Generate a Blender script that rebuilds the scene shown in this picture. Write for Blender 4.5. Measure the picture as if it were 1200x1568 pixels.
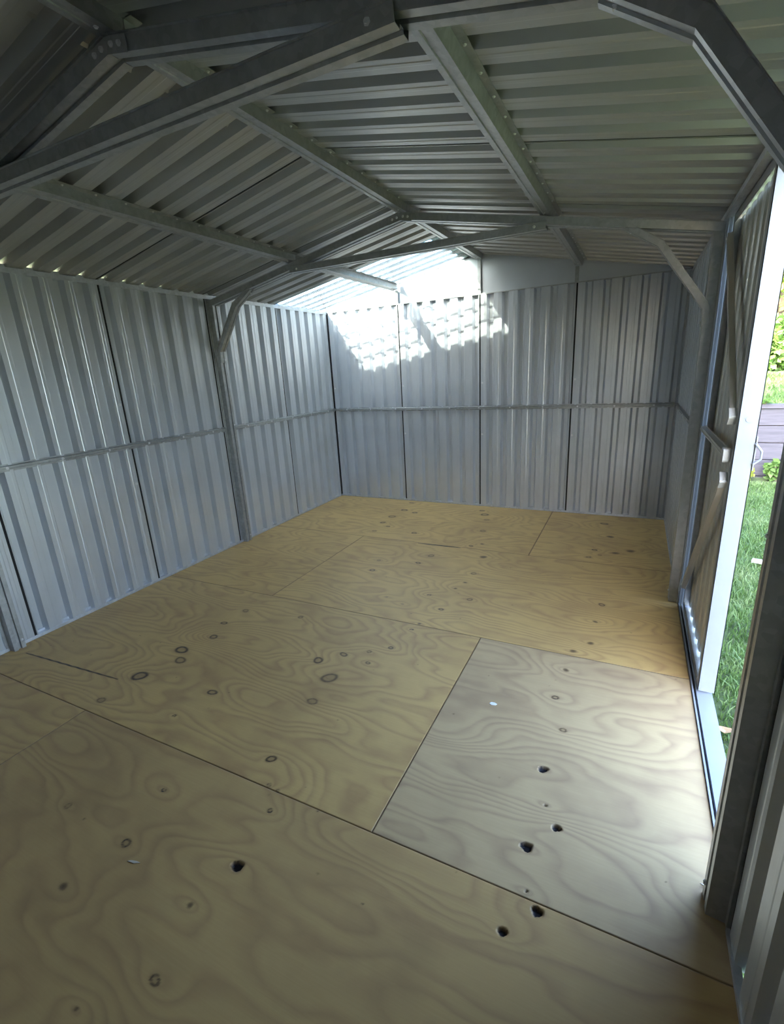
import bpy, bmesh, math, random
import numpy as np
from mathutils import Vector, Matrix

for o in list(bpy.data.objects):
    bpy.data.objects.remove(o)
S = bpy.context.scene
COL = S.collection

# ------------------------------------------------------------------ camera, sky, sun, exposure
W, D = 3.271, 4.93                 # shed width (x) and depth (y = 0 back wall, -D front wall)
EAVE, RIDGE = 1.98, 2.297          # inner height of the roof sheets at the wall and at the ridge
SL = (RIDGE - EAVE) / (W / 2)
GROUND = -0.15
yaw, pitch, roll = 0.4744, -0.2894, -0.0557
fw = Vector((-math.sin(yaw) * math.cos(pitch), math.cos(yaw) * math.cos(pitch), math.sin(pitch)))
rt = Vector((math.cos(yaw), math.sin(yaw), 0)); up = rt.cross(fw)
r2 = math.cos(roll) * rt + math.sin(roll) * up
u2 = -math.sin(roll) * rt + math.cos(roll) * up
cam = bpy.data.cameras.new('camera'); camo = bpy.data.objects.new('camera', cam); COL.objects.link(camo)
cam.sensor_fit = 'AUTO'; cam.sensor_width = 36.0; cam.lens = 730.15 / 1568 * 36.0
cam.clip_start = 0.02; cam.clip_end = 300
camo.matrix_world = Matrix(((r2.x, u2.x, -fw.x, 2.9624), (r2.y, u2.y, -fw.y, -4.5251), (r2.z, u2.z, -fw.z, 1.362), (0, 0, 0, 1)))
S.camera = camo
S.view_settings.view_transform = 'Standard'; S.view_settings.look = 'None'
S.view_settings.gamma = 1.0; S.view_settings.use_curve_mapping = False
S.view_settings.exposure = 2.2
SUN_DIR = Vector((0.45, 0.80, -0.67)).normalized()
SUN_POWER, SKY_POWER = 8.0, 0.72
sun = bpy.data.lights.new('sun', 'SUN'); sun.energy = SUN_POWER; sun.angle = math.radians(0.53); sun.color = (1.0, 0.91, 0.76)
suno = bpy.data.objects.new('sun', sun); COL.objects.link(suno); suno.location = (-6, -10, 9)
suno.rotation_euler = SUN_DIR.to_track_quat('-Z', 'Y').to_euler()
world = bpy.data.worlds.new('sky'); S.world = world; world.use_nodes = True
nt = world.node_tree; bg = nt.nodes['Background']
sky = nt.nodes.new('ShaderNodeTexSky'); sky.sky_type = 'NISHITA'; sky.sun_disc = False
sky.sun_elevation = math.asin(-SUN_DIR.z); sky.sun_rotation = math.atan2(-SUN_DIR.x, -SUN_DIR.y)
sky.air_density = 1.0; sky.dust_density = 2.5; sky.ozone_density = 1.0
nt.links.new(sky.outputs[0], bg.inputs[0]); bg.inputs[1].default_value = SKY_POWER
S.cycles.use_denoising = True
S.cycles.max_bounces = 16; S.cycles.diffuse_bounces = 8; S.cycles.glossy_bounces = 6; S.cycles.transparent_max_bounces = 24
S.cycles.sample_clamp_indirect = 8.0


# ------------------------------------------------------------------ materials
class NT:
    def __init__(s, name):
        s.m = bpy.data.materials.new(name); s.m.use_nodes = True
        s.t = s.m.node_tree; s.b = s.t.nodes['Principled BSDF']; s.out = s.t.nodes['Material Output']

    def n(s, typ, **kw):
        x = s.t.nodes.new(typ)
        for k, v in kw.items():
            if k in x.inputs: x.inputs[k].default_value = v
            else: setattr(x, k, v)
        return x

    def l(s, a, b): s.t.links.new(a, b)

    def coords(s, scale=(1, 1, 1), obj=False):
        mp = s.n('ShaderNodeMapping'); mp.inputs['Scale'].default_value = scale
        if obj:
            tc = s.n('ShaderNodeTexCoord'); s.l(tc.outputs['Object'], mp.inputs[0])
        else:
            g = s.n('ShaderNodeNewGeometry'); s.l(g.outputs['Position'], mp.inputs[0])
        return mp.outputs[0]

    def noise(s, vec, scale, detail=4, rough=.55):
        x = s.n('ShaderNodeTexNoise'); x.inputs['Scale'].default_value = scale
        x.inputs['Detail'].default_value = detail; x.inputs['Roughness'].default_value = rough
        s.l(vec, x.inputs['Vector']); return x.outputs['Fac']

    def ramp(s, fac, stops):
        r = s.n('ShaderNodeValToRGB'); e = r.color_ramp.elements
        while len(e) < len(stops): e.new(.5)
        for i, (p, c) in enumerate(stops):
            e[i].position = p; e[i].color = (*c, 1) if len(c) == 3 else c
        s.l(fac, r.inputs[0]); return r.outputs[0]

    def mix(s, fac, a, b, mode='MIX'):
        x = s.n('ShaderNodeMix'); x.data_type = 'RGBA'; x.blend_type = mode
        for v, i in ((fac, 0), (a, 6), (b, 7)):
            if hasattr(v, 'node'): s.l(v, x.inputs[i])
            elif i == 0: x.inputs[0].default_value = v
            else: x.inputs[i].default_value = (*v, 1)
        return x.outputs[2]

    def math(s, op, a, b=0.0):
        x = s.n('ShaderNodeMath'); x.operation = op
        for v, i in ((a, 0), (b, 1)):
            if hasattr(v, 'node'): s.l(v, x.inputs[i])
            else: x.inputs[i].default_value = v
        return x.outputs[0]

    def bump(s, h, strength=.2, dist=.002):
        b = s.n('ShaderNodeBump'); b.inputs['Strength'].default_value = strength; b.inputs['Distance'].default_value = dist
        s.l(h, b.inputs['Height']); s.l(b.outputs[0], s.b.inputs['Normal'])

    def set(s, **kw):
        for k, v in kw.items():
            k = k.replace('_', ' ')
            if hasattr(v, 'node'): s.l(v, s.b.inputs[k])
            else: s.b.inputs[k].default_value = (*v, 1) if isinstance(v, tuple) and len(v) == 3 else v
        return s


def plain(name, c, rough=.5, metal=0.0, var=.12, scale=9.0):
    m = NT(name); f = m.noise(m.coords(), scale)
    lo = tuple(x * (1 - var) for x in c); hi = tuple(min(1, x * (1 + var)) for x in c)
    m.set(Base_Color=m.ramp(f, [(.3, lo), (.7, hi)]), Roughness=rough, Metallic=metal)
    return m.m


def sheet_metal(name, c, rough, metal):
    m = NT(name); v = m.coords()
    f = m.noise(v, 2.2, 3); g = m.noise(v, 40, 3)
    lo = tuple(x * .93 for x in c); hi = tuple(min(1, x * 1.07) for x in c)
    m.set(Base_Color=m.ramp(f, [(.3, lo), (.7, hi)]), Metallic=metal,
          Roughness=m.math('ADD', m.math('MULTIPLY', g, .12), rough - .06))
    m.bump(f, .25, .01)
    return m.m


def galvanised(name, c, rough=.38):
    m = NT(name); v = m.coords()
    vo = m.n('ShaderNodeTexVoronoi'); vo.inputs['Scale'].default_value = 55; m.l(v, vo.inputs['Vector'])
    f = m.noise(v, 14, 5, .65)
    spang = m.ramp(vo.outputs['Color'], [(.1, tuple(x * .8 for x in c)), (.9, tuple(min(1, x * 1.15) for x in c))])
    m.set(Base_Color=m.mix(.5, spang, m.ramp(f, [(.3, tuple(x * .75 for x in c)), (.7, tuple(min(1, x * 1.1) for x in c))])),
          Metallic=.75, Roughness=m.math('ADD', m.math('MULTIPLY', f, .2), rough - .1))
    return m.m


M = {}
M['wall'] = sheet_metal('grey wall sheet steel', (.62, .645, .69), .33, .62)
M['roof'] = sheet_metal('bare roof sheet steel', (.47, .47, .465), .34, .62)
M['galv'] = galvanised('galvanised framing steel', (.45, .46, .47))
M['galv_bright'] = galvanised('bright galvanised trim', (.66, .68, .72), .42)
M['white_paint'] = plain('pale painted steel', (.27, .285, .32), .35, 0, .04)
M['door_sheet'] = sheet_metal('door sheet steel', (.60, .575, .53), .36, .5)
M['screw'] = plain('zinc screw heads', (.8, .8, .82), .35, .3, .05)
M['white_plastic'] = plain('white plastic caps', (.5, .5, .48), .4, 0, .03)
M['bearer'] = plain('dark timber under the floor', (.05, .035, .022), .9)
M['seam_shade'] = plain('black seam shade', (.012, .012, .014), .8)  # near-black colour standing in for the shade inside the sheet seams
M['timber_dark'] = None


def mat_skylight():
    m = NT('clear corrugated plastic'); t = m.t
    f = m.noise(m.coords((1, 1, 1)), 60, 3)
    lw = m.n('ShaderNodeLayerWeight'); lw.inputs[0].default_value = .5
    tint = m.ramp(lw.outputs['Facing'], [(.25, (.74, .80, .80)), (.70, (.50, .58, .56)), (.92, (.14, .18, .16))])
    tr = m.n('ShaderNodeBsdfTransparent'); m.l(m.mix(.25, tint, m.ramp(f, [(.3, (.62, .66, .66)), (.7, (.84, .88, .88))])), tr.inputs[0])
    tl = m.n('ShaderNodeBsdfTranslucent'); tl.inputs[0].default_value = (.70, .78, .74, 1)
    gl = m.n('ShaderNodeBsdfGlossy'); gl.inputs['Roughness'].default_value = .15
    a = m.n('ShaderNodeMixShader'); a.inputs[0].default_value = .14; m.l(tr.outputs[0], a.inputs[1]); m.l(tl.outputs[0], a.inputs[2])
    fr = m.n('ShaderNodeFresnel'); fr.inputs[0].default_value = 1.3
    b = m.n('ShaderNodeMixShader'); m.l(fr.outputs[0], b.inputs[0]); m.l(a.outputs[0], b.inputs[1]); m.l(gl.outputs[0], b.inputs[2])
    m.l(b.outputs[0], m.out.inputs[0]); return m.m


M['skylight'] = mat_skylight()


def mat_ply():
    m = NT('pine plywood'); v = m.coords(obj=True)
    ph = m.n('ShaderNodeAttribute', attribute_name='phase').outputs['Fac']
    kn = m.n('ShaderNodeAttribute', attribute_name='knot').outputs['Fac']
    tn = m.n('ShaderNodeAttribute', attribute_name='tone').outputs['Fac']
    fr = m.math('FRACT', ph)
    band = m.ramp(fr, [(0, (0, 0, 0)), (.30, (.06, .06, .06)), (.62, (.75, .75, .75)), (.74, (1, 1, 1)), (.88, (.35, .35, .35)), (1, (0, 0, 0))])
    fib = m.noise(m.coords((4, 160, 1), obj=True), 1.0, 4, .6)
    fine = m.noise(m.coords((10, 60, 1), obj=True), 3.0, 4, .6)
    blot = m.noise(v, 2.3, 4, .6)
    smear = m.noise(m.coords((1.4, 3.2, 1), obj=True), 3.4, 5, .62)
    light = m.mix(fib, (.60, .39, .135), (.69, .47, .185))
    amt = m.ramp(smear, [(.3, (.28, .28, .28)), (.7, (.80, .80, .80))])
    col = m.mix(m.math('MULTIPLY', band, amt), light, (.41, .235, .10))
    col = m.mix(m.math('MULTIPLY', fine, .22), col, (.46, .28, .12))
    stain = m.ramp(blot, [(.46, (0, 0, 0)), (.70, (1, 1, 1))])
    col = m.mix(m.math('MULTIPLY', stain, .38), col, (.33, .19, .085))
    col = m.mix(m.math('MULTIPLY', tn, .9), col, (.24, .135, .065))
    gy = m.n('ShaderNodeAttribute', attribute_name='grey').outputs['Fac']
    bw = m.n('ShaderNodeRGBToBW'); m.l(col, bw.inputs[0])
    col = m.mix(m.math('MULTIPLY', gy, .85), col, m.mix(1.0, bw.outputs[0], (1.10, .99, .86), 'MULTIPLY'))
    k1 = m.ramp(kn, [(0, (0, 0, 0)), (.5, (.75, .75, .75)), (1, (1, 1, 1))])
    col = m.mix(k1, col, m.ramp(kn, [(.0, (.25, .15, .07)), (.5, (.13, .075, .035)), (.85, (.05, .03, .02)), (1, (.012, .01, .014))]))
    m.set(Base_Color=col, Roughness=m.math('ADD', m.math('MULTIPLY', fine, .18), .42))
    m.b.inputs['Specular IOR Level'].default_value = .4
    m.bump(m.math('ADD', fib, m.math('MULTIPLY', band, .4)), .12, .0015)
    return m.m


M['ply'] = mat_ply()


def mat_leaf(name, stops, trans=.35):
    m = NT(name)
    f = m.noise(m.coords(), 3.0, 6, .7)
    col = m.ramp(f, stops)
    m.set(Base_Color=col, Roughness=.5)
    tl = m.n('ShaderNodeBsdfTranslucent'); m.l(col, tl.inputs[0])
    a = m.n('ShaderNodeMixShader'); a.inputs[0].default_value = trans
    m.l(m.b.outputs[0], a.inputs[1]); m.l(tl.outputs[0], a.inputs[2]); m.l(a.outputs[0], m.out.inputs[0])
    return m.m


M['grass'] = mat_leaf('lawn grass', [(.3, (.075, .14, .035)), (.5, (.12, .20, .055)), (.7, (.22, .28, .12))], .3)
M['soil'] = plain('lawn soil', (.07, .10, .035), .95, 0, .4, 6)
M['upper_lawn'] = plain('sunny lawn', (.09, .17, .05), .9, 0, .3, 9)
M['leaf_dark'] = mat_leaf('deep green leaves', [(.3, (.025, .07, .02)), (.7, (.09, .17, .05))])
M['leaf_mid'] = mat_leaf('fresh green leaves', [(.3, (.06, .14, .03)), (.7, (.20, .32, .08))])
M['leaf_yellow'] = mat_leaf('yellow green leaves', [(.3, (.14, .20, .03)), (.7, (.42, .46, .10))], .45)
M['bark'] = plain('tree bark', (.12, .095, .07), .9, 0, .35, 20)
M['dead_leaf'] = plain('dry leaf', (.42, .27, .15), .8, 0, .2, 50)
M['offcut'] = plain('pale timber offcut', (.55, .50, .44), .7, 0, .1, 30)
M['chip'] = plain('white flake', (.85, .86, .85), .6, 0, .04)


def mat_boards():
    m = NT('dark stained boards'); v = m.coords((1.5, 1, 30))
    f = m.noise(v, 2.5, 5, .6)
    m.set(Base_Color=m.ramp(f, [(.3, (.045, .042, .058)), (.7, (.085, .078, .10))]), Roughness=.55)
    m.bump(f, .2, .004); return m.m


M['timber_dark'] = mat_boards()


# ------------------------------------------------------------------ helpers
def tag(o, label=None, cat=None, group=None, kind=None):
    if label: o['label'] = label
    if cat: o['category'] = cat
    if group: o['group'] = group
    if kind: o['kind'] = kind
    return o


def empty(name, loc=(0, 0, 0), **kw):
    o = bpy.data.objects.new(name, None); o.location = loc; o.empty_display_size = .05; COL.objects.link(o)
    return tag(o, **kw)


class MB:
    """collects vertices and faces of ONE mesh object"""
    def __init__(s): s.v = []; s.f = []

    def add(s, vs, fs):
        b = len(s.v); s.v += [tuple(x) for x in vs]; s.f += [tuple(i + b for i in f) for f in fs]; return s

    def box(s, a, b):
        x0, y0, z0 = a; x1, y1, z1 = b
        return s.add([(x0, y0, z0), (x1, y0, z0), (x1, y1, z0), (x0, y1, z0), (x0, y0, z1), (x1, y0, z1), (x1, y1, z1), (x0, y1, z1)],
                     [(0, 3, 2, 1), (4, 5, 6, 7), (0, 1, 5, 4), (1, 2, 6, 5), (2, 3, 7, 6), (3, 0, 4, 7)])

    def prism(s, pts2, o, ux, uy, length_vec):
        """closed outline pts2 in the plane (ux, uy) at o, pushed along length_vec"""
        o, ux, uy, L = Vector(o), Vector(ux), Vector(uy), Vector(length_vec)
        n = len(pts2); a = [o + ux * p[0] + uy * p[1] for p in pts2]; b = [p + L for p in a]
        fs = [tuple(range(n))[::-1], tuple(range(n, 2 * n))] + [(i, (i + 1) % n, n + (i + 1) % n, n + i) for i in range(n)]
        return s.add(a + b, fs)

    def tube(s, pts, rad, seg=8):
        pts = [Vector(p) for p in pts]
        if not isinstance(rad, (list, tuple)): rad = [rad] * len(pts)
        vs = []; fs = []
        for i, p in enumerate(pts):
            t = (pts[min(i + 1, len(pts) - 1)] - pts[max(i - 1, 0)]).normalized()
            a = t.orthogonal().normalized() if i == 0 else (a - t * a.dot(t)).normalized()
            b = t.cross(a)
            vs += [p + (a * math.cos(2 * math.pi * k / seg) + b * math.sin(2 * math.pi * k / seg)) * rad[i] for k in range(seg)]
        for i in range(len(pts) - 1):
            fs += [(i * seg + k, i * seg + (k + 1) % seg, (i + 1) * seg + (k + 1) % seg, (i + 1) * seg + k) for k in range(seg)]
        fs += [tuple(range(seg))[::-1], tuple(range((len(pts) - 1) * seg, len(pts) * seg))]
        return s.add(vs, fs)

    def build(s, name, mat, parent=None, loc=None, smooth=False):
        me = bpy.data.meshes.new(name); v = s.v
        if loc is not None: v = [(x - loc[0], y - loc[1], z - loc[2]) for x, y, z in v]
        me.from_pydata(v, [], s.f); me.update()
        bm = bmesh.new(); bm.from_mesh(me); bmesh.ops.recalc_face_normals(bm, faces=bm.faces); bm.to_mesh(me); bm.free()
        if smooth: me.polygons.foreach_set('use_smooth', [True] * len(me.polygons))
        me.materials.append(mat)
        o = bpy.data.objects.new(name, me); COL.objects.link(o)
        if loc is not None: o.location = loc
        if parent: o.parent = parent
        return o


def under(o, parent):
    """make o (built in world coordinates) a child of parent without moving it"""
    o.parent = parent
    p = Vector((0, 0, 0)); q = parent
    while q is not None: p += q.location; q = q.parent
    o.location = o.location - p
    return o


def shell(poly, t):
    """closed outline of a bent strip of thickness t along an open polyline"""
    n = len(poly); out = []
    for i, p in enumerate(poly):
        a = Vector(poly[max(i - 1, 0)]); b = Vector(poly[min(i + 1, n - 1)]); p = Vector(p)
        d1 = (p - a).normalized() if i > 0 else (b - p).normalized()
        d2 = (b - p).normalized() if i < n - 1 else d1
        n1 = Vector((-d1.y, d1.x)); n2 = Vector((-d2.y, d2.x)); m = n1 + n2
        m = m / max(.35, m.dot(n1)) if m.length > 1e-6 else n1
        out.append(p + m * t)
    return [tuple(p) for p in poly] + [tuple(p) for p in reversed(out)]


def hat(face, depth, flange, groove=.004):
    h = face / 2; g = min(.007, h * .3)
    return shell([(-h - .004 - flange, depth), (-h - .004, depth), (-h, 0.0), (-g - .002, 0.0), (-g, groove), (g, groove), (g + .002, 0.0), (h, 0.0),
                  (h + .004, depth), (h + .004 + flange, depth)], .0018)


def member(name, p0, p1, upv, mat, face=.045, depth=.05, flange=.018, groove=.004, parent=None):
    """top-hat steel section: its face runs from p0 to p1, its flanges lie depth further along upv"""
    p0, p1, upv = Vector(p0), Vector(p1), Vector(upv)
    t = (p1 - p0).normalized(); upv = (upv - t * upv.dot(t)).normalized(); side = t.cross(upv)
    o = MB().prism(hat(face, depth, flange, groove), p0, side, upv, p1 - p0).build(name, mat)
    return under(o, parent) if parent else o


def screw_mb(p, n, r=.005, h=.004, seg=6):
    p, n = Vector(p), Vector(n).normalized(); a = n.orthogonal().normalized(); b = n.cross(a)
    m = MB(); rings = [(r * 1.35, 0), (r * 1.35, h * .3), (r, h * .35), (r * .9, h), ]
    vs = [p + n * hh + (a * math.cos(2 * math.pi * k / seg) + b * math.sin(2 * math.pi * k / seg)) * rr for rr, hh in rings for k in range(seg)]
    fs = [(i * seg + k, i * seg + (k + 1) % seg, (i + 1) * seg + (k + 1) % seg, (i + 1) * seg + k) for i in range(3) for k in range(seg)]
    fs += [tuple(range(seg))[::-1], tuple(range(3 * seg, 4 * seg))]
    return m.add(vs, fs)


def screw(p, n, parent, r=.0075, name='screw'):
    return under(screw_mb(p, n, r).build(name, M['screw']), parent)


PITCH = W / 24
GROOVE = .015


def profile(length, pitch=PITCH, deep=.034, seam0=True, seam_deep=.08):
    """points (u, n) of a ribbed sheet seen from inside; n < 0 is away from the room"""
    pts = [(0.0, -seam_deep), (GROOVE, -seam_deep), (GROOVE, 0.0)] if seam0 else [(0.0, 0.0)]
    k = max(1, round(length / pitch)); p = length / k
    for i in range(k):
        b = i * p
        s = b + (GROOVE if i == 0 and seam0 else 0)
        m = (s + b + .51 * p) / 2
        pts += [(m - .011, 0), (m - .007, .0012), (m + .007, .0012), (m + .011, 0), (b + .51 * p, 0), (b + .63 * p, -deep), (b + .85 * p, -deep), (b + .97 * p, 0)]
    pts += [(length, 0.0), (length, -seam_deep)]
    return pts


def ribbed(name, origin, u, v, n, lu, lv, mat, parent, pitch=PITCH, deep=.034, seam_deep=.08, dark_seam=True):
    """one ribbed sheet lu wide (across its ribs) and lv long, with real thickness"""
    origin, u, v, n = Vector(origin), Vector(u), Vector(v), Vector(n)
    out = shell(profile(lu, pitch, deep, True, seam_deep), .0007)
    o = under(MB().prism(out, origin, u, n, v * lv).build(name, mat), parent)
    if dark_seam:
        q = [(.001, -.03), (GROOVE - .001, -.03), (GROOVE - .001, -.002), (.001, -.002)]  # added strip in the groove, coloured black as the gap's shade
        under(MB().prism(q, origin, u, n, v * lv).build('seam_shade', M['seam_shade']), o)
    return o


# ------------------------------------------------------------------ walls
def zroof(x): return EAVE + SL * (x if x <= W / 2 else W - x)


PW = W / 4
PD = D / 6
WALL_H = 1.967
wall_back = empty('wall_back', (W / 2, 0, 0), kind='structure', label='grey ribbed steel back wall with a plain gable above', cat='wall')
for i in range(4):
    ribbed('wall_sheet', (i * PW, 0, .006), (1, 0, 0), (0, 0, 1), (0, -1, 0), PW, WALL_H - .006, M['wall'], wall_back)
    for z in (1.20, .72):
        screw((i * PW + GROOVE + .014, -.0008, z), (0, -1, 0), wall_back)
g = MB().prism([(-.02, 1.955), (W + .02, 1.955), (W + .02, EAVE + .03), (W / 2, RIDGE + .03), (-.02, EAVE + .03)], (0, .022, 0), (1, 0, 0), (0, 0, 1), (0, .0015, 0))
under(g.build('gable_panel', M['wall']), wall_back)['label'] = 'smooth flat triangular gable panel'
for x in (PW, 2 * PW, 3 * PW):
    st = MB().prism(shell([(-.014, .018), (-.014, 0), (.014, 0), (.014, .018)], .0015), (x, -.002, WALL_H), (1, 0, 0), (0, 1, 0), (0, 0, zroof(x) - WALL_H - .05))
    under(st.build('gable_stud', M['galv']), wall_back)
wall_left = empty('wall_left', (0, -D / 2, 0), kind='structure', label='grey ribbed steel left wall', cat='wall')
for i in range(6):
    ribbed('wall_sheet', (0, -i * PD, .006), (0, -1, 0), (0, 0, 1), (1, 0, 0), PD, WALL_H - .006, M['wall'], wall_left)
    if i:
        for z in (1.24, .72):
            screw((.0008, -i * PD - GROOVE - .014, z), (1, 0, 0), wall_left)
DOOR0, DOOR1 = -1.63, -3.37           # doorway in the right wall, far jamb and near jamb
wall_right = empty('wall_right', (W, -D / 2, 0), kind='structure', label='grey ribbed steel right wall with a doorway', cat='wall')
for a, b in ((0.0, PD), (PD, -DOOR0)):
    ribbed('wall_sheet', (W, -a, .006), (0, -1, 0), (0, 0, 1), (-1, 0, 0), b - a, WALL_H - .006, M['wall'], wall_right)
for a, b in ((-DOOR1 + .085, -DOOR1 + .085 + (D + DOOR1 - .085) / 2), (-DOOR1 + .085 + (D + DOOR1 - .085) / 2, D)):
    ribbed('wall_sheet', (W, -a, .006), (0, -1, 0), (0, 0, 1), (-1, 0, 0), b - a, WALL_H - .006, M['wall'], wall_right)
wall_front = empty('wall_front', (W / 2, -D, 0), kind='structure', label='grey ribbed steel front wall', cat='wall')
for i in range(4):
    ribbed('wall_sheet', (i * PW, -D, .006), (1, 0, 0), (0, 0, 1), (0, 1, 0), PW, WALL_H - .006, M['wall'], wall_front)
g = MB().prism([(-.02, 1.955), (W + .02, 1.955), (W + .02, EAVE + .03), (W / 2, RIDGE + .03), (-.02, EAVE + .03)], (0, -D - .022, 0), (1, 0, 0), (0, 0, 1), (0, -.0015, 0))
under(g.build('gable_panel', M['wall']), wall_front)


def trim(name, label, boxes, mat):
    m = MB()
    for b in boxes: m.box(*b)
    return tag(m.build(name, mat), label=label, kind='structure', cat='trim')


ZT = .016
trim('baseboard_left', 'pale galvanised channel along the foot of the left wall', [((-.03, -D, -.012), (.006, -.006, ZT)), ((-.03, -D, -.02), (-.024, 0, .03))], M['galv_bright'])
trim('baseboard_back', 'pale galvanised channel along the foot of the back wall', [((.006, -.006, -.012), (W - .006, .03, ZT)), ((0, .024, -.02), (W, .03, .03))], M['galv_bright'])
trim('baseboard_right', 'galvanised channel along the foot of the right wall up to the doorway', [((W - .006, DOOR0, -.012), (W + .012, -.006, ZT))], M['galv_bright'])
trim('trim_1', 'galvanised channel along the foot of the wall beside the near door post', [((W - .006, -D, -.012), (W + .012, DOOR1 - .085, ZT))], M['galv_bright'])
trim('trim_2', 'light steel angle along the top of the left wall', [((-.03, -D, EAVE - .032), (.004, -.004, EAVE - .004)), ((-.03, -D, EAVE - .004), (-.02, -.004, EAVE + .013))], M['galv_bright'])
trim('trim_3', 'thin steel ledge along the top of the back wall', [((.004, -.004, WALL_H - .004), (W - .004, .03, WALL_H + .004))], M['galv'])
trim('trim_4', 'steel angle along the top of the right wall', [((W - .004, -D, EAVE - .032), (W + .03, -.004, EAVE - .004)), ((W + .02, -D, EAVE - .004), (W + .03, -.004, EAVE + .013))], M['galv_bright'])

# ------------------------------------------------------------------ roof
ceiling = empty('ceiling', (W / 2, -D / 2, EAVE), kind='structure', label='ribbed bare steel roof seen from inside', cat='roof')
cs = 1 / math.hypot(1, SL)
OVER = .06
for side in (0, 1):
    for i in range(6):
        ya = .045 if i == 0 else -i * PD; yb = -D - .045 if i == 5 else -(i + 1) * PD
        o0 = Vector((-OVER if side == 0 else W + OVER, ya, EAVE - OVER * SL))
        v = Vector((1, 0, SL)) * cs if side == 0 else Vector((-1, 0, SL)) * cs
        n = Vector((SL, 0, -1)) * cs if side == 0 else Vector((-SL, 0, -1)) * cs
        lv = (W / 2 + OVER) / cs
        if side == 0 and i == 0:
            sk = empty('skylight_panel', (W / 4, -PD / 2, zroof(W / 4)), label='clear ribbed plastic skylight sheet in the roof by the back wall', cat='skylight')
            ribbed('sheet', o0, (0, -1, 0), v, n, ya - yb, lv, M['skylight'], sk, dark_seam=False)
        else:
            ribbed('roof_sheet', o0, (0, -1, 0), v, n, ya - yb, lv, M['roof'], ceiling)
cap = shell([(-.165, -.165 * SL + .027), (-.155, -.155 * SL + .032), (0, .036), (.155, -.155 * SL + .032), (.165, -.165 * SL + .027)], .0012)
under(MB().prism(cap, (W / 2, .05, RIDGE), (1, 0, 0), (0, 0, 1), (0, -D - .1, 0)).build('ridge_cap', M['roof']), ceiling)

# ------------------------------------------------------------------ portal frames
F_FAR, F_NEAR = -1.59, -3.40


def sweep(name, path, y, sg, mat, face, depth, flange, groove, parent):
    """hat section bent along a path of (x, z) points in the frame's plane"""
    prof = hat(face, depth, flange, groove); n = len(prof); P = [Vector((a, 0, b)) for a, b in path]; vs = []; fs = []
    for i, p in enumerate(P):
        d1 = (p - P[i - 1]).normalized() if i else (P[1] - p).normalized()
        d2 = (P[i + 1] - p).normalized() if i < len(P) - 1 else d1
        nn = [Vector((-d.z * sg, 0, d.x * sg)) for d in (d1, d2)]
        m = (nn[0] + nn[1]).normalized(); m = m / m.dot(nn[0])
        vs += [Vector((p.x, y, p.z)) + Vector((0, a, 0)) + m * b for a, b in prof]
    for i in range(len(P) - 1):
        fs += [(i * n + k, i * n + (k + 1) % n, (i + 1) * n + (k + 1) % n, (i + 1) * n + k) for k in range(n)]
    fs += [tuple(range(n))[::-1], tuple(range((len(P) - 1) * n, len(P) * n))]
    return under(MB().add(vs, fs).build(name, mat), parent)


def make_frame(y, label):
    t = empty('portal_frame', (W / 2, y, 0), label=label, cat='frame', group='steel portal frames')
    HD = .05
    for s in (0, 1):
        X = (lambda x: x) if s == 0 else (lambda x: W - x)
        sg = 1 if s == 0 else -1
        member('post', (X(.046), y, 0), (X(.046), y, EAVE - .06), (-sg, 0, 0), M['galv'], .058, .042, .013, .012, t)
        # rafter: carries the purlins, its face about 9 cm below the roof
        nrm = Vector((-sg * SL, 0, 1)).normalized()
        a = Vector((X(.004), y, zroof(.004) - .090)); b = Vector((X(W / 2 - .002), y, RIDGE - .090))
        member('rafter', a, b, nrm, M['galv'], .068, .036, .008, .008, t)
        # knee brace with bent ends, from the post up to the rafter
        path = [(.050, 1.485), (.054, 1.565), (.270, 1.868), (.425, zroof(.425) - .097)]
        kb = sweep('knee_brace', [(X(px), pz) for px, pz in path], y, sg, M['galv'], .052, .03, .008, .005, t)
        for px, pz in ((.052, 1.505), (.395, zroof(.40) - .104)):
            nn = (sg, 0, 0) if px < .1 else (sg * SL, 0, -1)
            under(screw_mb((X(px), y + .012, pz), nn, .006, .006).build('bolt', M['screw']), kb)
        for z in (.05, 1.0):
            po = screw_mb((X(.0465), y + .018, z), (sg, 0, 0), .005)
            under(po.build('bolt', M['screw']), t)
    ct = member('collar_tie', (.80, y - .004, 2.026), (W - .80, y - .004, 2.026), (0, 0, 1), M['galv'], .070, .034, .008, .008, t)
    for x in (.86, W - .86):
        for dy in (-.0375,):
            under(screw_mb((x, y + dy - .004, 2.043), (0, -1, 0), .006, .006).build('bolt', M['screw']), ct)
    br = MB().prism([(-.075, -.095 - .075 * SL), (0, -.095), (.075, -.095 - .075 * SL), (.075, -.056 - .075 * SL), (0, -.056), (-.075, -.056 - .075 * SL)],
                    (W / 2, y - .0395, RIDGE), (1, 0, 0), (0, 0, 1), (0, -.002, 0))
    ab = under(br.build('apex_bracket', M['galv']), t)
    for dx in (-.05, -.02, .02, .05):
        under(screw_mb((W / 2 + dx, y - .0415, RIDGE - .074 - abs(dx) * SL), (0, -1, 0), .006, .006).build('bolt', M['screw']), ab)
    return t


def copy_tree(o, parent=None):
    c = o.copy(); COL.objects.link(c)
    if parent: c.parent = parent
    for ch in list(o.children): copy_tree(ch, c)
    return c


far = make_frame(F_FAR, 'far galvanised steel roof frame standing at the closed door leaf, nearer the back wall')
near = copy_tree(far); near.location.y = F_NEAR
near['label'] = 'near galvanised steel roof frame crossing the top of the photo at the open doorway'
# ------------------------------------------------------------------ purlins, in bays between the frames
HB = .028
BAYS = {'back': (-.004, F_FAR + .002), 'middle': (F_FAR - .002, F_NEAR + .002), 'front': (F_NEAR - .002, -D + .004)}


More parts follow.
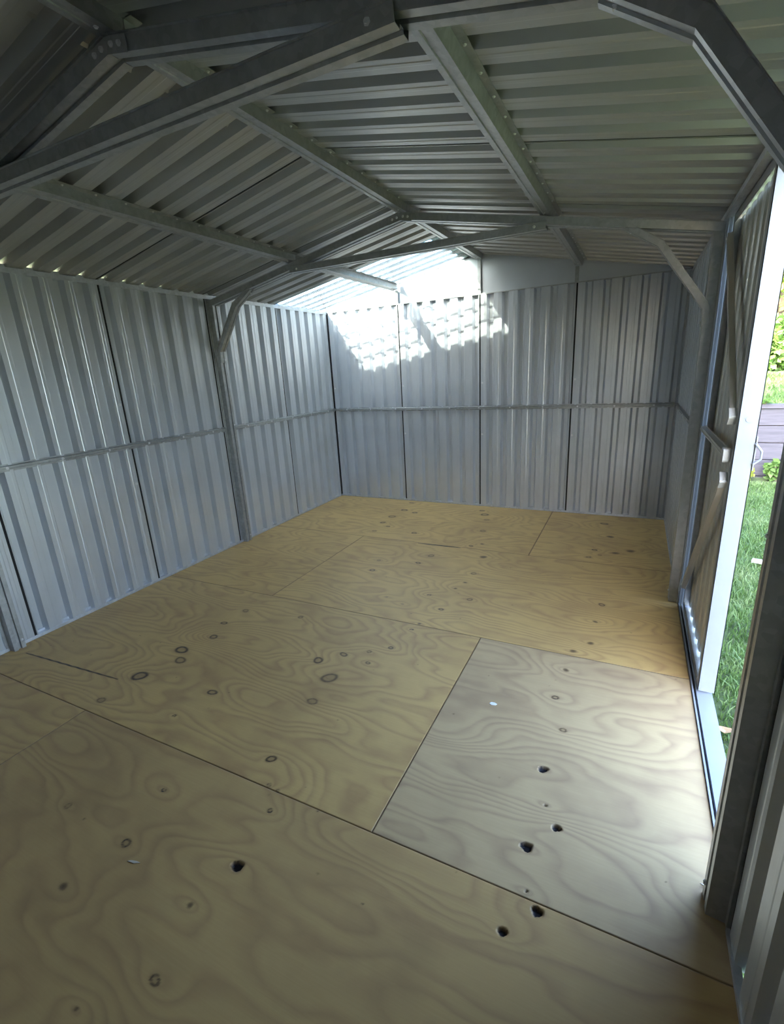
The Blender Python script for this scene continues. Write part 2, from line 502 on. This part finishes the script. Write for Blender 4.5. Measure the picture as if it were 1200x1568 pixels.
def purlin(x, bay, label, tilt):
    y0, y1 = BAYS[bay]
    n = Vector((tilt * SL, 0, 1)).normalized()
    ztop = zroof(x) - .003 - (.004 if tilt == 0 else 0)
    dp = .040
    base = Vector((x, 0, ztop)) - n * dp
    o = member('roof_purlin', (base.x, y0, base.z), (base.x, y1, base.z), n, M['galv'], .056, dp, .026, .003)
    tag(o, label, 'purlin', 'roof purlins')
    side = Vector((n.z, 0, -n.x))
    L = abs(y1 - y0); k = int(L / (PITCH * 1.0))
    for i in range(1, k):
        yy = y0 - i * L / k
        for s in (-1, 1) if i % 2 else (1,):
            under(screw_mb(Vector((x, yy, ztop)) + side * s * .045 - n * .0015, -n, .004, .004).build('screw', M['screw']), o)
    for yy in (y0 - .06, y1 + .06):
        under(screw_mb(Vector((base.x + side.x * .0, yy, base.z)) + n * (.0025), -n, .005, .004).build('bolt', M['screw']), o)
    return o


XL, XR = .80, W - .80
purlin(XL, 'back', 'galvanised roof purlin under the clear skylight sheet, left of the ridge by the back wall', -1)
purlin(XL, 'middle', 'galvanised roof purlin halfway up the left roof slope between the two frames', -1)
purlin(XL, 'front', 'galvanised roof purlin halfway up the left roof slope nearer than the near frame', -1)
purlin(W / 2, 'back', 'galvanised ridge purlin ending at the peak of the back gable', 0)
purlin(W / 2, 'middle', 'galvanised ridge purlin between the two frames', 0)
purlin(W / 2, 'front', 'galvanised ridge purlin nearer than the near frame, top left corner of the photo', 0)
purlin(XR, 'back', 'galvanised roof purlin on the right slope between the far frame and the back wall', 1)
purlin(XR, 'middle', 'galvanised roof purlin on the right slope between the two frames', 1)
purlin(XR, 'front', 'galvanised roof purlin on the right slope nearer than the near frame', 1)


# ------------------------------------------------------------------ girts across the walls
def girt(p0, p1, inward, label, every=PITCH * 2):
    p0, p1, n = Vector(p0), Vector(p1), Vector(inward)
    o = member('wall_girt', p0 + n * .018, p1 + n * .018, -n, M['galv'], .018, .0165, .007, .003)
    tag(o, label, 'girt', 'horizontal wall girts')
    L = (p1 - p0).length; t = (p1 - p0).normalized(); k = max(2, int(L / every))
    for i in range(k):
        under(screw_mb(p0 + t * (L * (i + .5) / k) + n * .0185, n, .006, .004).build('screw', M['screw']), o)
    return o


ZG = .972
PF = .048
girt((0, -.004, ZG), (0, F_FAR + PF, ZG), (1, 0, 0), 'thin steel girt rail on the left wall from far frame post to back corner')
girt((0, F_FAR - PF, ZG), (0, F_NEAR + PF, ZG), (1, 0, 0), 'thin steel girt rail on the left wall between the two frame posts')
girt((.022, 0, ZG), (W - .022, 0, ZG), (0, -1, 0), 'thin steel girt rail across the back wall at mid height')
girt((W, -.004, ZG), (W, F_FAR + PF, ZG), (-1, 0, 0), 'short steel girt rail on the right wall between the back corner and the door post')
girt((W, F_NEAR - PF, ZG), (W, -D + .004, ZG), (-1, 0, 0), 'steel girt rail on the right wall nearer than the doorway')

# ------------------------------------------------------------------ door leaf (far leaf, shut), jamb, head, sill
LY0, LY1 = -1.665, -2.468
LX = W + .022
leaf = empty('door_1', (LX, LY0, 0), kind='structure', label='closed ribbed steel door leaf with diagonal braces', cat='door')
LP = .803 / 7
ribbed('door_sheet', (LX + .028, LY0, .03), (0, -1, 0), (0, 0, 1), (-1, 0, 0), LY0 - LY1 - .004, 1.895, M['door_sheet'], leaf, LP, .016, .018, False)
st = under(MB().box((LX, LY1 - .0, .012), (LX + .060, LY1 + .0025, 1.94)).box((LX + .0, LY1, .012), (LX + .0025, LY1 + .034, 1.94))
           .box((LX + .0575, LY1, .012), (LX + .06, LY1 + .034, 1.94)).build('latch_stile', M['white_paint']), leaf)
st['label'] = 'pale painted edge of the door leaf'
under(MB().box((LX, LY0 - .034, .012), (LX + .0025, LY0, 1.94)).box((LX, LY0 - .0025, .012), (LX + .05, LY0, 1.94)).build('hinge_stile', M['galv']), leaf)
under(MB().box((LX, LY1 + .034, .012), (LX + .003, LY0 - .034, .045)).box((LX, LY1 + .034, .012), (LX + .045, LY0 - .034, .015)).build('bottom_rail', M['galv']), leaf)
under(MB().box((LX, LY1 + .034, 1.905), (LX + .003, LY0 - .034, 1.94)).box((LX, LY1 + .034, 1.937), (LX + .045, LY0 - .034, 1.94)).build('top_rail', M['galv']), leaf)
for p, q, nm, lab in (((1.86), (1.13), 'brace', 'upper diagonal'), ((.13), (.90), 'brace', 'lower diagonal'), ((.992), (.992), 'middle_rail', None)):
    a = Vector((LX - .020, LY0 - .010 if nm == 'brace' else LY0 + .03, p)); b = Vector((LX - .020, -2.405, q))
    o = member(nm, a, b, (1, 0, 0), M['door_sheet'], .026 if nm == 'brace' else .02, .019, .005, .002)
    under(o, leaf)
    d = (b - a).normalized(); sd = Vector((1, 0, 0)).cross(d)
    cp = MB().prism([(-.020, -.024), (.018, -.024), (.022, -.018), (.022, .018), (.018, .024), (-.020, .024)], b + Vector((-.004, 0, 0)) - d * .004, d, sd, (.026, 0, 0))
    under(cp.build('end_cap', M['white_plastic']), leaf)
    under(screw_mb(a + d * .02 + Vector((-.0005, 0, 0)), (-1, 0, 0), .005, .004).build('bolt', M['screw']), leaf)
la = MB().tube([(LX + .060, LY1 + .004, 1.045), (LX + .060, LY1 - .012, 1.045), (LX + .079, LY1 - .010, 1.020), (LX + .079, LY1 - .010, .992), (LX + .060, LY1 - .012, .975), (LX + .060, LY1 + .004, .975)], .004, 8)
la.box((LX + .0601, LY1 - .004, .95), (LX + .064, LY1 + .03, 1.07))
under(la.build('latch', M['white_paint'], smooth=False), leaf)
under(screw_mb((LX + .03, LY1 - .0005, 1.13), (0, -1, 0), .011, .002, 16).build('plug', M['white_paint']), leaf)
trim('trim_5', 'pale painted jamb strip between the far door post and the closed door leaf',
     [((W + .012, DOOR0 - .012, .0), (W + .022, DOOR0 - .008, 1.94)), ((W + .004, DOOR0 - .012, 0), (W + .006, DOOR0 + .03, 1.94))], M['white_paint'])
trim('trim_6', 'steel head channel over the doorway', [((W - .012, DOOR1, 1.935), (W + .004, DOOR0, 1.948)), ((W + .004, DOOR1, 1.942), (W + .09, DOOR0, 1.948))], M['galv_bright'])
trim('trim_7', 'white painted steel door sill beside the plywood floor',
     [((W + .018, DOOR1 - .02, -.03), (W + .075, LY1 + .01, .004)), ((W + .003, DOOR1 - .02, -.03), (W + .009, DOOR0, .008)), ((W + .018, LY1 + .01, -.03), (W + .075, DOOR0, .004))], M['white_paint'])
for nm, cx, cy, sx, sy in (('trim_9', 0, 0, -1, 1), ('trim_10', W, 0, 1, 1), ('trim_11', 0, -D, -1, -1), ('trim_12', W, -D, 1, -1)):
    a, b = sorted((cx + sx * .040, cx + sx * .0415)); c, d = sorted((cy - sy * .06, cy + sy * .0415))
    e, f = sorted((cx - sx * .06, cx + sx * .0415)); g, h = sorted((cy + sy * .040, cy + sy * .0415))
    trim(nm, 'steel corner angle closing the %s corner of the shed' % {'trim_9': 'back left', 'trim_10': 'back right', 'trim_11': 'front left', 'trim_12': 'front right'}[nm],
         [((a, c, -.05), (b, d, EAVE)), ((e, g, -.05), (f, h, EAVE))], M['galv'])
trim('trim_8', 'dark steel jamb channel behind the near door post', [((W - .006, DOOR1 - .085, 0), (W + .02, DOOR1 - .08, 1.94)), ((W + .016, DOOR1 - .08, 0), (W + .02, DOOR1, 1.94))], M['galv'])

# ------------------------------------------------------------------ plywood floor
RINGS = [(0.915, -3.065, 0.0396), (0.989, -3.137, 0.0351), (0.909, -3.31, 0.0377), (0.906, -3.503, 0.0251), (0.919, -2.766, 0.0202), (0.978, -2.903, 0.0228), (0.933, -2.602, 0.0247), (1.656, -2.872, 0.026), (1.748, -2.781, 0.0228), (1.787, -2.971, 0.0431), (1.81, -3.139, 0.0292), (1.857, -2.712, 0.0136), (1.898, -2.799, 0.013), (1.944, -2.64, 0.013), (1.857, -3.467, 0.0197), (1.928, -3.563, 0.0098), (1.972, -3.57, 0.0067), (1.599, -3.728, 0.0095), (1.998, -3.642, 0.0089), (1.345, -3.907, 0.013), (1.658, -3.914, 0.0152), (2.049, -4.117, 0.0152), (1.345, -3.264, 0.0251), (1.312, -3.444, 0.0085), (1.305, -2.546, 0.0149), (2.816, -2.904, 0.013), (2.761, -2.721, 0.0139), (1.379, -1.798, 0.019), (1.338, -1.621, 0.0158), (0.926, -0.093, 0.0279), (0.965, -0.359, 0.0335), (1.103, -0.413, 0.0262), (0.942, -0.595, 0.0386), (0.941, -0.787, 0.024), (1.041, -0.877, 0.018), (0.98, -1.028, 0.024), (1.341, -0.97, 0.0231), (1.771, -0.285, 0.0364), (1.832, -0.436, 0.0291), (1.712, -0.168, 0.025), (1.884, -0.745, 0.0272), (1.896, -1.12, 0.0158), (1.675, -1.411, 0.0253), (1.637, -1.571, 0.019), (2.069, -1.616, 0.0215), (2.159, -1.992, 0.019), (2.781, -0.915, 0.018), (2.823, -1.01, 0.013), (2.81, -0.258, 0.0313), (2.753, -1.072, 0.0177), (2.884, -1.794, 0.0184), (2.04, -2.169, 0.0152), (1.905, -2.02, 0.0126), (1.666, -2.137, 0.0085), (1.799, -2.189, 0.0076), (1.971, -2.438, 0.0104)]
DARKS = [(1.612, -4.077, 0.0134), (1.991, -3.961, 0.0089), (1.929, -4.231, 0.0054), (2.86, -2.236, 0.0162), (2.789, -2.338, 0.0149), (2.865, -2.007, 0.0139), (2.777, -2.508, 0.0139), (2.05, -1.311, 0.0244), (2.059, -1.773, 0.0126), (2.028, -1.878, 0.0121), (1.986, -2.366, 0.0108), (2.872, -0.585, 0.0285), (2.923, -0.936, 0.0266), (3.02, -0.863, 0.0266), (1.966, -1.051, 0.0149)]
HOLES = [(2.032, -3.826, 0.0175), (2.778, -3.124, 0.0152), (2.782, -3.431, 0.0152), (2.853, -3.334, 0.0117), (2.842, -3.596, 0.0134), (2.772, -3.678, 0.0112), (2.807, -3.556, 0.0040), (2.808, -3.267, 0.0040)]
CRACKS = [((.12, -3.412), (.829, -3.37), .0022), ((1.475, -1.192), (1.828, -1.186), .006)]
rng = np.random.default_rng(5)


def vnoise(x, y, seed):
    g = np.random.default_rng(seed).random((64, 64))
    xi = np.floor(x).astype(int); yi = np.floor(y).astype(int); fx = x - xi; fy = y - yi
    fx = fx ** 3 * (fx * (fx * 6 - 15) + 10); fy = fy ** 3 * (fy * (fy * 6 - 15) + 10)
    a = g[yi % 64, xi % 64]; b = g[yi % 64, (xi + 1) % 64]; c = g[(yi + 1) % 64, xi % 64]; d = g[(yi + 1) % 64, (xi + 1) % 64]
    return (a * (1 - fx) + b * fx) * (1 - fy) + (c * (1 - fx) + d * fx) * fy


def sheet(x0, x1, y0, y1, seed, floor, tone=0.0, grey=0.0, step=.0045):
    g = .0010
    x0 += g; x1 -= g; y0 += g; y1 -= g
    nx = max(3, int((x1 - x0) / step) + 1); ny = max(3, int((y1 - y0) / step) + 1)
    xs = np.linspace(x0, x1, nx); ys = np.linspace(y0, y1, ny)
    X, Y = np.meshgrid(xs, ys)
    # the veneer's growth rings: contours of a slow field, drawn into whorls by the knots
    wx = X + .10 * (vnoise(X * 2.1, Y * 3.0, seed + 9) - .5); wy = Y + .06 * (vnoise(X * 2.6, Y * 4.2, seed + 11) - .5)
    ph = 9.5 * vnoise(wx * .8 + 3, wy * 2.5 + 7, seed) + 5.5 * vnoise(wx * 1.7, wy * 5.6, seed + 1) + 1.6 * vnoise(wx * 4.6, wy * 13, seed + 2)
    ph = ph + .28 * vnoise(wx * 14, wy * 30, seed + 3)
    kn = np.zeros_like(X); Z = np.zeros_like(X)
    tn = tone + .30 * np.clip(vnoise(X * 1.6, Y * 2.4, seed + 4) - .62, 0, 1) + .5 * np.clip(vnoise(X * 5, Y * 14, seed + 6) - .74, 0, 1)
    r_ = np.random.default_rng(seed + 20)
    for kind, lst in (('r', RINGS), ('d', DARKS), ('h', HOLES)):
        for kx, ky, kr in lst:
            sg = r_.choice([-1, 1]); asp = r_.uniform(.62, .95); ang = r_.uniform(-.5, .5); jit = r_.uniform(0, 7)
            if not (x0 - .3 < kx < x1 + .3 and y0 - .3 < ky < y1 + .3): continue
            dx, dy = X - kx, Y - ky
            inside = x0 < kx < x1 and y0 < ky < y1
            if inside:
                q = np.sqrt((dx / (.05 + 3.2 * kr)) ** 2 + (dy / (.022 + 1.5 * kr)) ** 2)
                ph = ph + sg * (2.2 + 40 * kr) * np.exp(-q)
            u = dx * math.cos(ang) + dy * math.sin(ang); v = (-dx * math.sin(ang) + dy * math.cos(ang)) / asp
            th = np.arctan2(v, u)
            rr = np.sqrt(u * u + v * v) / (kr * (1 + .06 * np.sin(2 * th + jit) + (.10 if kind == 'h' else .03) * np.sin(3 * th + jit * 2)))
            if kind == 'r':
                ring = np.exp(-((rr - .86) / .20) ** 2) * (.62 + .25 * math.sin(jit)) + .26 * (rr < .86) + .05 * np.exp(-((rr - 1.3) / .3) ** 2)
                kn = np.maximum(kn, np.where(rr < 2.2, ring, 0))
            elif kind == 'd':
                kn = np.maximum(kn, np.clip(1.25 - rr, 0, 1) ** .6 * .74)
            else:
                kn = np.maximum(kn, np.clip((1.16 - rr) / .16, 0, 1))
                Z = np.where(rr < 1.0, -.012, Z)
                kn = np.maximum(kn, .25 * np.exp(-((rr - 1.2) / .25) ** 2))
    for _ in range(int((x1 - x0) * (y1 - y0) * 9)):           # small specks and nail marks
        kx, ky, kr = r_.uniform(x0, x1), r_.uniform(y0, y1), r_.uniform(.0025, .0052)
        kn = np.maximum(kn, np.clip(1.4 - np.hypot(X - kx, (Y - ky) * 1.4) / kr, 0, 1) * r_.uniform(.35, .8))
    for a, b, w in CRACKS:
        ax, ay = a; ex, ey = b[0] - ax, b[1] - ay; L2 = ex * ex + ey * ey
        t = np.clip(((X - ax) * ex + (Y - ay) * ey) / L2, 0, 1)
        d = np.hypot(X - ax - t * ex, Y - ay - t * ey)
        ww = w * np.sin(np.clip(t, .02, .98) * math.pi) ** .5 + .0006
        kn = np.maximum(kn, np.clip((ww + .003 - d) / .003, 0, 1) * .95)
    ex_ = np.minimum(np.minimum(X - x0, x1 - X), np.minimum(Y - y0, y1 - Y))
    kn = np.maximum(kn, np.clip(.004 - ex_, 0, 1) / .004 * .45)
    # top grid plus a skirt down to the underside
    T = .017
    top = np.stack([X, Y, Z], -1).reshape(-1, 3)
    idx = np.arange(nx * ny).reshape(ny, nx)
    q = np.stack([idx[:-1, :-1], idx[:-1, 1:], idx[1:, 1:], idx[1:, :-1]], -1).reshape(-1, 4)
    border = np.concatenate([idx[0, :], idx[1:, -1], idx[-1, -2::-1], idx[-2:0:-1, 0]])
    bot = top[border].copy(); bot[:, 2] = -T; nb = len(border); base = nx * ny
    bi = base + np.arange(nb)
    sk = np.stack([border, bi, np.roll(bi, -1), np.roll(border, -1)], -1)
    verts = np.concatenate([top, bot]); quads = np.concatenate([q, sk])
    cx, cy = (x0 + x1) / 2, (y0 + y1) / 2
    verts = verts - np.array([cx, cy, 0])
    me = bpy.data.meshes.new('plywood_sheet')
    me.vertices.add(len(verts)); me.vertices.foreach_set('co', verts.astype(np.float32).ravel())
    me.loops.add(quads.size); me.loops.foreach_set('vertex_index', quads.astype(np.int32).ravel())
    me.polygons.add(len(quads)); me.polygons.foreach_set('loop_start', np.arange(0, quads.size, 4, dtype=np.int32))
    me.update(calc_edges=True)
    for nm, arr in (('phase', ph), ('knot', kn), ('tone', tn), ('grey', np.full_like(ph, grey))):
        at = me.attributes.new(nm, 'FLOAT', 'POINT')
        full = np.concatenate([arr.ravel(), arr.ravel()[border]])
        at.data.foreach_set('value', full.astype(np.float32))
    me.materials.append(M['ply'])
    o = bpy.data.objects.new('plywood_sheet', me); COL.objects.link(o); o.location = (cx, cy, 0)
    return under(o, floor)


floor = MB().box((-.02, -D - .02, -.09), (W + .018, .02, -.019)).build('floor', M['bearer'])
tag(floor, 'yellow pine plywood floor of butted sheets', 'floor', None, 'structure')
R1, R2, R3, R4 = -1.175, -2.382, -3.575, -4.775
FX1 = W + .002
for (x0, x1, y0, y1, sd, tone, gr) in (
        (.007, 2.35, R1, -.007, 11, .0, .0), (2.35, FX1, R1, -.007, 23, .02, .0), (.007, .955, R2, R1, 31, .06, .0), (.955, FX1, R2, R1, 47, .0, .0),
        (.007, 2.341, R3, R2, 53, .05, .03), (2.341, FX1, R3, R2, 67, .10, .35), (.007, .905, R4, R3, 71, .06, .05), (.905, FX1, R4, R3, 83, .30, .06),
        (.007, 2.341, -D + .01, R4, 97, .05, .2), (2.341, FX1, -D + .01, R4, 101, .0, .2)):
    sheet(x0, x1, y0, y1, sd, floor, tone, gr, .0045 if y0 < -2 else .006)

# ------------------------------------------------------------------ litter on the floor
def flake(name, x, y, z, pts, h, mat, label, cat):
    m = MB().prism(pts, (0, 0, 0), (1, 0, 0), (0, 1, 0), (0, 0, h))
    o = m.build(name, mat); o.location = (x, y, z)
    return tag(o, label, cat)


flake('paint_flake', 2.533, -2.859, .0004, [(-.016, -.004), (-.006, -.009), (.010, -.006), (.015, .002), (.004, .008), (-.010, .006)], .002, M['chip'],
      'small white paint flake lying on the plywood in front of the doorway', 'flake')
flake('wood_splinter', 1.737, -3.945, .0004, [(-.020, -.006), (.004, -.003), (.020, .006), (.006, .005), (-.012, .0)], .002, M['offcut'],
      'pale wood splinter on the darker plywood near the bottom left of the photo', 'splinter')
flake('metal_shaving', 3.236, -3.352, .0004, [(-.014, .004), (.0, -.002), (.014, -.006), (.002, .0015)], .002, M['chip'],
      'thin bright metal shaving at the foot of the near door post', 'shaving')

# ------------------------------------------------------------------ outdoors
XA, XB = W + .03, 11.0
YW = 2.60
ground = MB()
nx, ny = 24, 40
for j in range(ny + 1):
    for i in range(nx + 1):
        x = -8 + (XB + 8) * i / nx; y = -12 + (YW + 12) * j / ny
        ground.v.append((x, y, GROUND - .012 * math.sin(x * 1.9) * math.sin(y * 1.3)))
for j in range(ny):
    for i in range(nx):
        a = j * (nx + 1) + i; ground.f.append((a, a + 1, a + nx + 2, a + nx + 1))
tag(ground.build('lawn_ground', M['soil']), 'mossy earth under the lawn around the shed', 'ground', None, 'structure')


def up_z(x, y): return .70 + max(0, y - YW - .06) * .125 + .02 * math.sin(x * 2.2 + y)


ug = MB()
for j in range(17):
    for i in range(25):
        x = -8 + 22 * i / 24; y = YW + .06 + 12 * j / 16
        ug.v.append((x, y, up_z(x, y)))
for j in range(16):
    for i in range(24):
        a = j * 25 + i; ug.f.append((a, a + 1, a + 26, a + 25))
tag(ug.build('upper_lawn_ground', M['upper_lawn']), 'sunny grass slope above the dark retaining wall', 'ground', None, 'structure')


def blades(name, n, xr, yr, zf, hmin, hmax, w, mat, seed, **kw):
    r = np.random.default_rng(seed)
    x = r.uniform(*xr, n); y = r.uniform(*yr, n)
    z = np.array([zf(a, b) for a, b in zip(x, y)])
    h = r.uniform(hmin, hmax, n) * (.6 + .8 * vnoise(x * 2.2 + 20, y * 2.2 + 20, seed)); a = r.uniform(0, 2 * np.pi, n); ln = r.uniform(.2, 1.1, n) * h; b = r.uniform(0, 2 * np.pi, n)
    ww = w * r.uniform(.6, 1.3, n)
    p0 = np.stack([x - np.cos(a) * ww, y - np.sin(a) * ww, z - .004], -1); p1 = np.stack([x + np.cos(a) * ww, y + np.sin(a) * ww, z - .004], -1)
    mx = x + np.cos(b) * ln * .4; my = y + np.sin(b) * ln * .4
    p2 = np.stack([mx + np.cos(a) * ww * .7, my + np.sin(a) * ww * .7, z + h * .65], -1); p3 = np.stack([mx - np.cos(a) * ww * .7, my - np.sin(a) * ww * .7, z + h * .65], -1)
    p4 = np.stack([x + np.cos(b) * ln, y + np.sin(b) * ln, z + h], -1)
    V = np.stack([p0, p1, p2, p3, p4], 1).reshape(-1, 3); i = np.arange(n) * 5
    F = np.concatenate([np.stack([i, i + 1, i + 2], -1), np.stack([i, i + 2, i + 3], -1), np.stack([i + 3, i + 2, i + 4], -1)])
    me = bpy.data.meshes.new(name); me.vertices.add(len(V)); me.vertices.foreach_set('co', V.astype(np.float32).ravel())
    me.loops.add(F.size); me.loops.foreach_set('vertex_index', F.astype(np.int32).ravel())
    me.polygons.add(len(F)); me.polygons.foreach_set('loop_start', np.arange(0, F.size, 3, dtype=np.int32)); me.update(calc_edges=True)
    me.materials.append(mat); o = bpy.data.objects.new(name, me); COL.objects.link(o)
    return tag(o, kind='stuff', **kw)


gz = lambda x, y: GROUND - .012 * math.sin(x * 1.9) * math.sin(y * 1.3)
blades('lawn_grass', 90000, (XA + .02, 5.6), (-4.0, 2.28), gz, .018, .048, .0035, M['grass'], 3, label='green lawn grass outside the open doorway', cat='grass')
blades('upper_lawn_grass', 26000, (2.6, 7.5), (YW + .13, 4.8), up_z, .03, .07, .006, M['grass'], 4, label='grass growing above the dark retaining wall', cat='grass')

rw = empty('retaining_wall', (5.5, YW, GROUND), label='dark stained timber board wall holding up the garden bank', cat='retaining wall')
zt = .685; k = 0
while zt > GROUND:
    zb = zt - .205
    under(MB().box((2.0, YW + .004 * (k % 2), zb + .010), (10.5, YW + .035, zt)).build('board', M['timber_dark']), rw); zt = zb; k += 1
under(MB().box((2.0, YW - .025, .69), (10.5, YW + .09, .735)).build('cap_board', M['timber_dark']), rw)
under(MB().box((2.0, YW + .036, GROUND - .1), (10.5, YW + .055, .68)).build('backing', M['bearer']), rw)


def leaf_mesh(n, centre, radii, size, seed, hollow=.35, flat=0.0, clumps=0):
    r = np.random.default_rng(seed)
    if clumps:
        d = r.normal(size=(clumps, 3)); d /= np.linalg.norm(d, axis=1)[:, None]
        cc = d * (r.uniform(.35, 1, clumps) ** .5)[:, None]
        p = cc[r.integers(0, clumps, n)] + r.normal(size=(n, 3)) * .17
    else:
        d = r.normal(size=(n, 3)); d /= np.linalg.norm(d, axis=1)[:, None]; p = d * (r.uniform(hollow, 1, n) ** .6)[:, None]
    p = p * np.array(radii) + np.array(centre)
    a = r.normal(size=(n, 3)); a /= np.linalg.norm(a, axis=1)[:, None]
    b = r.normal(size=(n, 3)); b -= a * (a * b).sum(1)[:, None]; b /= np.linalg.norm(b, axis=1)[:, None]
    nn = np.cross(a, b); s = size * r.uniform(.6, 1.3, n)[:, None]
    V = np.stack([p - a * s, p - a * s * .1 + b * s * .55 + nn * s * .12, p + a * s, p - a * s * .1 - b * s * .55 + nn * s * .12], 1).reshape(-1, 3)
    i = np.arange(n) * 4
    F = np.concatenate([np.stack([i, i + 1, i + 2], -1), np.stack([i, i + 2, i + 3], -1)])
    return V, F


def foliage(name, V, F, mat, parent, centre):
    me = bpy.data.meshes.new(name); V = V - np.array(centre)
    me.vertices.add(len(V)); me.vertices.foreach_set('co', V.astype(np.float32).ravel())
    me.loops.add(F.size); me.loops.foreach_set('vertex_index', F.astype(np.int32).ravel())
    me.polygons.add(len(F)); me.polygons.foreach_set('loop_start', np.arange(0, F.size, 3, dtype=np.int32)); me.update(calc_edges=True)
    me.materials.append(mat); o = bpy.data.objects.new(name, me); COL.objects.link(o); o.location = centre
    return under(o, parent) if parent else o


def tree(x, y, z, h, rad, leafmat, n, size, seed, label, clumps=26, crown=.62, name='tree'):
    t = empty(name, (x, y, z), label=label, cat='tree')
    r = random.Random(seed)
    tr = MB().tube([(x, y, z - .2), (x + .05 * h * r.uniform(-1, 1), y, z + h * .3), (x + .08 * h * r.uniform(-1, 1), y + .04 * h * r.uniform(-1, 1), z + h * .62), (x, y, z + h * .88)],
                   [h * .030, h * .024, h * .014, h * .004], 10)
    under(tr.build('trunk', M['bark'], smooth=True), t)
    for k in range(6):
        a = r.uniform(0, 6.28); z0 = z + h * r.uniform(.3, .6); L = rad * r.uniform(.6, .95)
        b = MB().tube([(x, y, z0), (x + math.cos(a) * L * .5, y + math.sin(a) * L * .5, z0 + h * .08), (x + math.cos(a) * L, y + math.sin(a) * L, z0 + h * r.uniform(.1, .24))], [h * .011, h * .007, h * .002], 7)
        under(b.build('branch', M['bark'], smooth=True), t)
    V, F = leaf_mesh(n, (x, y, z + h * crown), (rad, rad, h * (1 - crown)), size, seed, clumps=clumps)
    f = foliage('foliage', V, F, leafmat, t, (x, y, z + h * crown)); f['kind'] = 'stuff'
    return t


def bush(x, y, z, rx, ry, rz, leafmat, n, size, seed, label, name='bush', cat='bush'):
    t = empty(name, (x, y, z), label=label, cat=cat)
    r = random.Random(seed)
    m = MB()
    for k in range(5):
        a = r.uniform(0, 6.28)
        m.tube([(x, y, z - .05), (x + math.cos(a) * rx * .3, y + math.sin(a) * ry * .3, z + rz * .7), (x + math.cos(a) * rx * .5, y + math.sin(a) * ry * .5, z + rz * 1.4)], [.014, .010, .004], 6)
    under(m.build('stems', M['bark']), t)
    V, F = leaf_mesh(n, (x, y, z + rz), (rx, ry, rz), size, seed)
    V[:, 2] = np.maximum(V[:, 2], z + .01)
    f = foliage('foliage', V, F, leafmat, t, (x, y, z + rz)); f['kind'] = 'stuff'
    return t


# low plants along the foot of the retaining wall
bush(4.16, 2.42, GROUND, .16, .10, .085, M['leaf_yellow'], 260, .035, 201, 'yellow green leafy plant at the foot of the dark board wall', 'garden_plant', 'plant')
bush(4.54, 2.43, GROUND, .15, .10, .13, M['leaf_mid'], 200, .045, 202, 'fresh green broad leaved plant below the dark board wall, right of the yellow one', 'garden_plant', 'plant')
bush(3.76, 2.44, GROUND, .16, .10, .07, M['leaf_mid'], 200, .03, 203, 'low green plant at the foot of the dark board wall, left of the yellow one', 'garden_plant', 'plant')
bush(5.05, 2.42, GROUND, .26, .11, .12, M['leaf_mid'], 300, .04, 204, 'wide green plant at the foot of the dark board wall, furthest right', 'garden_plant', 'plant')
bush(4.33, YW + .0, .735, .10, .06, .03, M['leaf_mid'], 70, .028, 205, 'small creeper tuft lying over the cap of the dark board wall', 'creeper', 'plant')
# leafy bank behind the upper lawn
bush(4.95, 5.3, up_z(4.95, 5.3), .5, .38, .42, M['leaf_mid'], 2600, .060, 211, 'bright ivy leaved bush at the end of the sunny grass slope', 'bush')
bush(6.3, 5.5, up_z(6.3, 5.5), .65, .5, .55, M['leaf_dark'], 2600, .07, 212, 'deep green bush to the right of the ivy leaved bush', 'bush')
bush(4.3, 6.6, up_z(4.3, 6.6), .6, .5, .6, M['leaf_yellow'], 2400, .06, 213, 'yellow green bush behind the ivy leaved bush', 'bush')
tree(5.9, 9.3, 1.5, 5.6, 1.4, M['leaf_yellow'], 8000, .10, 301, 'yellow green sunlit tree behind the bushes', 30)
tree(3.9, 13.6, 1.7, 6.5, 1.5, M['leaf_dark'], 8000, .11, 302, 'dark leaved tree far behind the door edge', 26)
tree(10.0, 12.2, 1.6, 7.0, 1.9, M['leaf_mid'], 9000, .11, 303, 'tall mid green tree furthest to the right', 30)
tree(7.4, 18.0, 1.8, 10.0, 2.2, M['leaf_dark'], 9000, .13, 304, 'tall dark tree at the very back', 26)
# a big tree beyond the front of the shed, towards the sun; it shades the board wall
tree(-.4, -9.6, GROUND, 13.0, 2.2, M['leaf_dark'], 12000, .14, 305, 'large tree beyond the front of the shed', 40, .74)

o = MB().box((-.075, -.022, 0), (.075, .022, .018)).build('timber_offcut', M['offcut']); o.location = (3.885, -.545, GROUND + .045)
o.rotation_euler = (.04, -.06, -.38); tag(o, 'pale timber offcut lying on the lawn', 'offcut')
o = MB().add([(-.05, 0, .006), (-.015, .022, .0), (.045, .004, .012), (-.01, -.024, .004), (0, 0, -.003), (-.05, 0, .0075), (-.015, .022, .0015), (.045, .004, .0135), (-.01, -.024, .0055), (0, 0, -.0015)],
             [(0, 4, 1), (1, 4, 2), (2, 4, 3), (3, 4, 0), (5, 6, 9), (6, 7, 9), (7, 8, 9), (8, 5, 9), (0, 1, 6, 5), (1, 2, 7, 6), (2, 3, 8, 7), (3, 0, 5, 8)]).build('dead_leaf', M['dead_leaf'])
o.location = (3.402, -2.52, GROUND + .035); tag(o, 'dry brown leaf on the lawn beside the door sill', 'leaf')
